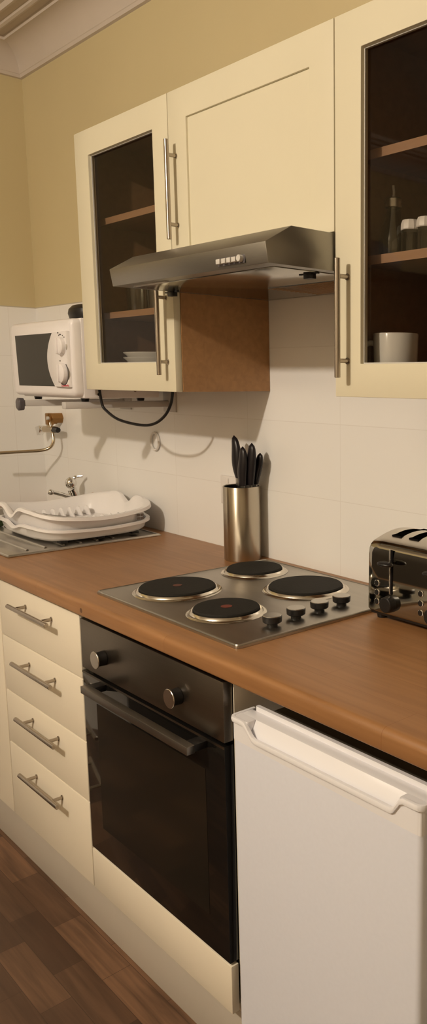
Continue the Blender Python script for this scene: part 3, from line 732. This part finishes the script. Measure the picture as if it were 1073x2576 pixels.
# cutlery
def cutlery(name, label, p0, p1, head):
    t = thing(name, label, 'cutlery', p0, 'cutlery in the dish rack')
    p0, p1 = Vector(p0), Vector(p1); d_ = (p1-p0).normalized(); s_ = d_.cross(Vector((0, 0, 1))).normalized(); u_ = s_.cross(d_)
    m = MB(); m.tube([p0, p0.lerp(p1, .35)+u_*.002, p0.lerp(p1, .7)+u_*.002, p1], [.005]*4+[.0035]*8+[.0028]*12, n=8, sub=6); m.build('handle', 'steel_dark', t)
    m = MB()
    R3 = Matrix((d_, s_, u_)).transposed()
    if head == 'spoon': m.ell(p1+d_*.022, .028, .019, .005, rot=R3)
    else:
        m.ell(p1+d_*.008, .012, .011, .003, rot=R3)
        for k in (-1.5, -.5, .5, 1.5): m.tube([p1+d_*.010+s_*k*.005, p1+d_*.03+s_*k*.0055-u_*.003, p1+d_*.052+s_*k*.0052], .0016, n=6, sub=3)
    m.build('bowl' if head == 'spoon' else 'tines', 'steel_dark', t)
cutlery('fork', 'steel fork lying slanted at the front of the dish rack', (rx+.085, ry+.010, z0+.004), (rx-.030, ry-.078, z0+.022), 'fork')
cutlery('spoon', 'steel spoon lying slanted beside the fork in the dish rack', (rx+.112, ry+.060, z0+.004), (rx+.084, ry-.050, z0+.018), 'spoon')
# sponges
MB().box(-1.135, -1.035, -.435, -.362, ZW+.0042, ZW+.036, .008, 3).build('scouring_sponge', 'green', label='dark green sponge on the sink edge left of the dish rack', cat='sponge')
m = MB(); m.ell((-1.075, -.0165, ZW+.044), .032, .015, .043); m.build('sponge', 'pink', label='small pinkish sponge against the tiles behind the dish rack', cat='sponge')

# ------------------------------------------------------------------ contents of the cabinets
def bowl_at(z, label):
    t = MB(); r = .102
    t.lathe([(0, .001), (.042, .001), (.045, .0), (.048, .003), (.072, .026), (.094, .052), (r, .0580), (r+.001, .0605), (r-.003, .0605), (.090, .053), (.068, .029), (.045, .007), (0, .006)], (-.330, -.150, z), n=48)
    return t.build('bowl', 'ceramic', label=label, cat='bowl', group='bowls in the left glass cabinet', ang=50)
z0b = ZB+.0182
b0 = bowl_at(z0b, 'white bowl at the bottom of the nested stack behind the left glass door')
for k, lb in ((1, 'white bowl in the middle of the nested stack behind the left glass door'), (2, 'topmost white bowl of the nested stack behind the left glass door')):
    c = b0.copy(); COL.objects.link(c); c.location.z += .0145*k; c['label'] = lb
def tumbler(x, y, label):
    m = MB(); m.lathe([(0, .0005), (.030, .0005), (.0315, .003), (.036, .120), (.0345, .120), (.0300, .006), (0, .006)], (x, y, 1.6194), n=36)
    return m.build('drinking_glass', 'glassware', label=label, cat='glass', group='tumblers in the left glass cabinet', ang=50)
tumbler(-.405, -.170, 'tall clear tumbler on the left of the lower shelf in the left glass cabinet')
tumbler(-.305, -.165, 'tall clear tumbler on the right of the lower shelf in the left glass cabinet')
# mug
t = thing('coffee_mug', 'white ceramic mug on the floor of the right glass cabinet', 'mug', (.682, -.205, z0b))
m = MB(); m.lathe([(0, .001), (.036, .001), (.040, .004), (.0440, .030), (.0465, .106), (.0455, .1085), (.0435, .1070), (.0410, .030), (.036, .007), (0, .006)], (.682, -.205, z0b), n=48); m.build('mug_body', 'ceramic', t, ang=50)
dx, dy = -.90, -.436
m = MB(); cx_, cy2 = .682, -.205
m.tube([(cx_+dx*q, cy2+dy*q, z0b+z) for q, z in ((.040, .088), (.058, .090), (.074, .078), (.078, .058), (.072, .038), (.058, .024), (.040, .022))], .0058, n=12, sub=6); m.build('handle', 'ceramic', t)
# oil bottle
t = thing('oil_bottle', 'clear glass oil bottle with steel pourer on the shelf in the right glass cabinet', 'bottle', (.658, -.190, 1.6743))
bxx, byy, bz = .658, -.190, 1.6743
m = MB(); m.lathe([(0, .0005), (.028, .0005), (.031, .004), (.0315, .030), (.027, .052), (.0175, .078), (.0140, .100), (.0135, .102), (.0125, .100), (.0160, .077), (.0255, .051), (.0300, .030), (.0290, .005), (0, .004)], (bxx, byy, bz), n=36); m.build('bottle_glass', 'oil', t, ang=50)
m = MB(); m.lathe([(0, .0985), (.0165, .0985), (.0170, .101), (.0165, .107), (.0172, .109), (.0170, .1145), (.0150, .1165), (0, .1170)], (bxx, byy, bz), n=28); m.build('cap', 'steel', t)
MB().tube([(bxx, byy, bz+.116), (bxx+.001, byy, bz+.128), (bxx+.001, byy-.002, bz+.141)], [.0034]*4+[.0026]*9, n=10).build('pourer', 'pale_grey', t)
# shakers
t = thing('shaker', 'small glass shaker with white cap, next to the oil bottle', 'shaker', (.7060, -.190, 1.6743), 'glass shakers in the right cabinet')
m = MB(); m.lathe([(0, .0005), (.0185, .0005), (.0200, .003), (.0190, .050), (.0175, .052), (.0180, .048), (.0185, .006), (0, .005)], (.706, -.190, 1.6743), n=10); m.build('jar', 'glassware', t, ang=20)
m = MB(); m.lathe([(0, .049), (.0195, .049), (.0205, .051), (.0200, .061), (.0170, .0680), (.0080, .0700), (0, .0702)], (.706, -.190, 1.6743), n=12); m.build('cap', 'white', t, ang=20)
copy_thing(t, (.7490, -.192, 1.6743), 'small glass shaker with white cap, second from the oil bottle')

# ------------------------------------------------------------------ light
def light(name, kind, loc, energy, col, **kw):
    l = bpy.data.lights.new(name, kind); l.energy = energy; l.color = col
    for k, v in kw.items(): setattr(l, k, v)
    o = bpy.data.objects.new(name, l); COL.objects.link(o); o.location = loc; return o
light('ceiling_lamp', 'POINT', (.50, -2.50, 2.48), 120, (1, .87, .715), shadow_soft_size=.045)
w = bpy.data.worlds.new('World'); S.world = w; w.use_nodes = True
w.node_tree.nodes['Background'].inputs[0].default_value = (1, .86, .7, 1); w.node_tree.nodes['Background'].inputs[1].default_value = .05

# ------------------------------------------------------------------ camera
cam = bpy.data.cameras.new('Camera'); co = bpy.data.objects.new('Camera', cam); COL.objects.link(co)
cx, cy, cz, yaw, pit, rol, f = 1.8483, -1.4240, 1.4320, .774, -.1607, .0065, 2046.63
fw = Vector((-math.sin(yaw)*math.cos(pit), math.cos(yaw)*math.cos(pit), math.sin(pit)))
r0 = fw.cross(Vector((0, 0, 1))).normalized(); u0 = r0.cross(fw)
R_ = r0*math.cos(rol)+u0*math.sin(rol); U_ = -r0*math.sin(rol)+u0*math.cos(rol)
mt = Matrix((R_, U_, -fw)).transposed().to_4x4(); mt.translation = (cx, cy, cz); co.matrix_world = mt
cam.sensor_fit = 'AUTO'; cam.sensor_width = 36; cam.lens = f*36/2576
cam.shift_x = (536.5-969.5)/2576; cam.shift_y = (1285.79-1288)/2576; cam.clip_start = .02
S.camera = co
